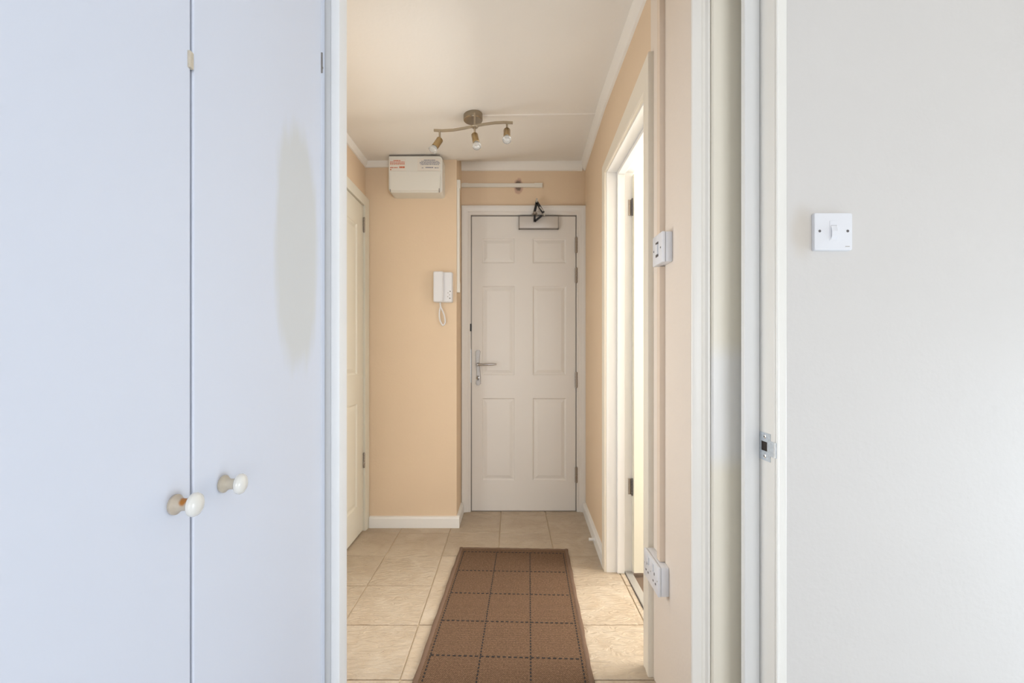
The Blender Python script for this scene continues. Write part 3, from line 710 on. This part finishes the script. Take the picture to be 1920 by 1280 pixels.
# ------------------------------------------------------------------ switches and sockets
sw = thing('light_switch', (0.455, 1.36, 1.332), 'white surface-mounted rocker switch on the peach wall above the socket', 'light switch')
wx = WX(1.36)
boxobj('back_box', wx-0.020, wx, 1.316, 1.402, 1.333, 1.421, 'plastic', sw, 0.002, True)
fp = boxobj('faceplate', wx-0.031, wx-0.0205, 1.315, 1.403, 1.332, 1.422, 'plastic', sw, 0.003, True)
boxobj('rocker', wx-0.0345, wx-0.0312, 1.350, 1.368, 1.362, 1.392, 'plastic', sw, 0.0012)
boxobj('rocker_gap', wx-0.0322, wx-0.0308, 1.348, 1.370, 1.392, 1.399, 'screw', sw); boxobj('rocker_gap', wx-0.0322, wx-0.0308, 1.348, 1.370, 1.355, 1.362, 'screw', sw)
for yy in (1.328, 1.390):
    bm = B(); lathe(bm, (wx-0.0308, yy, 1.377), (-1, 0, 0), [(0, 0.0028), (0.0008, 0.0028)], 10); obj('screw', bm, 'screw', sw)
so = thing('double_socket', (0.455, 1.415, 0.342), 'white surface-mounted double socket low on the peach wall', 'socket')
wx = WX(1.415)
boxobj('back_box', wx-0.024, wx, 1.345, 1.487, 0.343, 0.430, 'plastic', so, 0.002, True)
boxobj('faceplate', wx-0.033, wx-0.0245, 1.344, 1.488, 0.342, 0.431, 'plastic', so, 0.003, True)
for yc in (1.380, 1.452):
    boxobj('rocker', wx-0.036, wx-0.0332, yc+(0.014 if yc < 1.41 else -0.014)-0.006, yc+(0.014 if yc < 1.41 else -0.014)+0.006, 0.398, 0.420, 'plastic', so, 0.001)
    for (dy, dz, hh, ww) in ((0, 0.395, 0.008, 0.004), (-0.011, 0.370, 0.005, 0.007), (0.011, 0.370, 0.005, 0.007)):
        boxobj('pin_slot', wx-0.0338, wx-0.0328, yc+dy-ww/2, yc+dy+ww/2, dz-hh/2, dz+hh/2, 'screw', so)
for yy in (1.353, 1.416, 1.479):
    bm = B(); lathe(bm, (wx-0.0328, yy, 0.386), (-1, 0, 0), [(0, 0.0025), (0.0008, 0.0025)], 10); obj('screw', bm, 'alu', so)
# bedroom wall switch
S4 = 850/1.02
bxx = lambda x: (x-957)/S4
bzz = lambda y: CAMZ+(660-y)/S4
s2 = thing('light_switch', (bxx(1563), WALL_Y, bzz(470)), 'square white single rocker light switch on the off-white wall by the jamb', 'light switch')
bm = B(); loft(bm, [[(x, y, z) for x, z in rrect(bxx(1527)+i, bxx(1599)-i, bzz(469)+i, bzz(398.5)-i, (0.004,)*4, 4)] for y, i in ((WALL_Y, 0.0), (1.0225, 0), (1.0205, 0.0012), (1.0200, 0.004))])
obj('faceplate', bm, 'plastic', s2, True)
boxobj('rocker_surround', bxx(1555.5), bxx(1570), 1.0192, 1.0205, bzz(451), bzz(414), 'plastic', s2, 0.0004)
bm = B()
loft(bm, [[(x, 1.0192, bzz(449)), (x, 1.0155, bzz(443)), (x, 1.0150, bzz(434)), (x, 1.0185, bzz(423)), (x, 1.0192, bzz(423))] for x in (bxx(1557.5), bxx(1568.5))])
obj('rocker', bm, 'plastic', s2)
boxobj('rocker_gap', bxx(1557.5), bxx(1568.5), 1.0187, 1.0193, bzz(423.4), bzz(422.6), 'screw', s2)
for xx in (1537, 1589.5):
    bm = B(); lathe(bm, (bxx(xx), 1.0203, bzz(433)), (0, -1, 0), [(0, 0.0031), (0.0006, 0.0031), (0.001, 0.0022)], 14); sc_ = obj('screw', bm, 'screw', s2)
boxobj('maker_mark', bxx(1585), bxx(1593), 1.0195, 1.02005, bzz(462.6), bzz(461.2), 'alu', s2)

# ------------------------------------------------------------------ strike plate on the jamb
sk = thing('strike_plate', (JX, 1.06, 0.82), 'galvanised door strike plate screwed to the cream jamb', 'strike plate')
zp = lambda y: CAMZ+(660-y)*1.07/850
jy = lambda x: JX*850/(x-957)
za, zb = zp(862), zp(810.5)
ya, yb = jy(1445), jy(1425.5)
hy0, hy1 = jy(1439.6), jy(1428.7); hz0, hz1 = zp(844.5), zp(827)
bm = B(); t = 0.0016
box(bm, JX-t, JX, ya, yb, za, hz0); box(bm, JX-t, JX, ya, yb, hz1, zb); box(bm, JX-t, JX, ya, hy0, hz0, hz1); box(bm, JX-t, JX, hy1, yb, hz0, hz1)
pl = obj('plate', bm, 'zinc', sk)
bm = B()
lp0, lp1 = zp(851), zp(823)
pr = [(JX-t, ya), (JX-t, 1.036), (JX-0.0022, 1.030), (JX-0.0008, 1.0235), (JX+0.0006, 1.0225), (JX+0.0004, 1.0240), (JX-0.0008, 1.0300), (JX, 1.036), (JX, ya)]
loft(bm, [[(x, y, z) for x, y in pr] for z in (lp0, lp1)])
obj('lip', bm, 'zinc', sk, True)
boxobj('latch_hole', JX-0.0006, JX+0.0002, hy0, hy1, hz0, hz1, 'dark', sk)
for yy in (817.5, 854):
    bm = B(); lathe(bm, (JX-t, (ya+yb)/2, zp(yy)), (-1, 0, 0), [(0, 0.0052), (0.0006, 0.005), (0.0012, 0.0035)], 14); s_ = obj('screw', bm, 'chrome', sk)
    bm = B(); lathe(bm, (JX-t-0.0011, (ya+yb)/2, zp(yy)), (-1, 0, 0), [(0, 0.0018), (0.0004, 0.0017)], 8); obj('screw_slot', bm, 'dark', s_)

# ------------------------------------------------------------------ rug
RW, RL, TH = 0.586, 1.58, math.radians(-2.3)
ro = Vector((-0.275, 2.470, 0.0012)); uu = Vector((math.cos(TH), math.sin(TH), 0)); vv = Vector((math.sin(TH), -math.cos(TH), 0))
def R(u, v, z): return ro+uu*u+vv*v+Vector((0, 0, z))
rug = thing('runner_rug', R(RW/2, RL/2, 0), 'brown flat-weave runner rug with black dashed check lines', 'rug')
def rbox(bm, u0, u1, v0, v1, z0, z1):
    hexa(bm, [R(u0, v0, z0), R(u1, v0, z0), R(u1, v1, z0), R(u0, v1, z0), R(u0, v0, z1), R(u1, v0, z1), R(u1, v1, z1), R(u0, v1, z1)])
bm = B(); rbox(bm, 0.008, RW-0.008, 0.008, RL-0.008, 0, 0.006); obj('field', bm, 'rug', rug)
bw = 0.017
def wob(i): return 0.0012*math.sin(i*1.7)+0.0008*math.sin(i*0.63)
for side in range(4):
    bm = B(); secs = []; n = 40
    L_ = RL if side < 2 else RW
    for i in range(n+1):
        t = i/n*L_; o = wob(i+side*11)
        pr = [(o, 0), (o, 0.006), (o+0.004, 0.0085), (bw-0.004, 0.0085), (bw, 0.0062), (bw, 0)]
        if side == 0: secs.append([R(a, t, z) for a, z in pr])
        elif side == 1: secs.append([R(RW-a, t, z) for a, z in pr])
        elif side == 2: secs.append([R(t, a, z+0.0002) for a, z in pr])
        else: secs.append([R(t, RL-a, z+0.0002) for a, z in pr])
    loft(bm, secs); obj('binding', bm, 'binding', rug, True)
bm = B(); pitch = 0.0195; dl = 0.0112; th = 0.0030
ul = [0.030+0.1755*i for i in range(4)]
vl = [0.052+0.2065*i for i in range(8)]
for v in vl:
    if v > RL-0.02: continue
    u = ul[0]
    while u < ul[-1]:
        rbox(bm, u, min(u+dl, RW-0.02), v-th, v+th, 0.0055, 0.0068); u += pitch
for u in ul:
    v = vl[0]
    while v < vl[-1]:
        rbox(bm, u-th*0.85, u+th*0.85, v, v+dl*0.85, 0.0055, 0.0067); v += pitch*0.85
stt = obj('stitching', bm, 'stitch', rug); stt['kind'] = 'stuff'
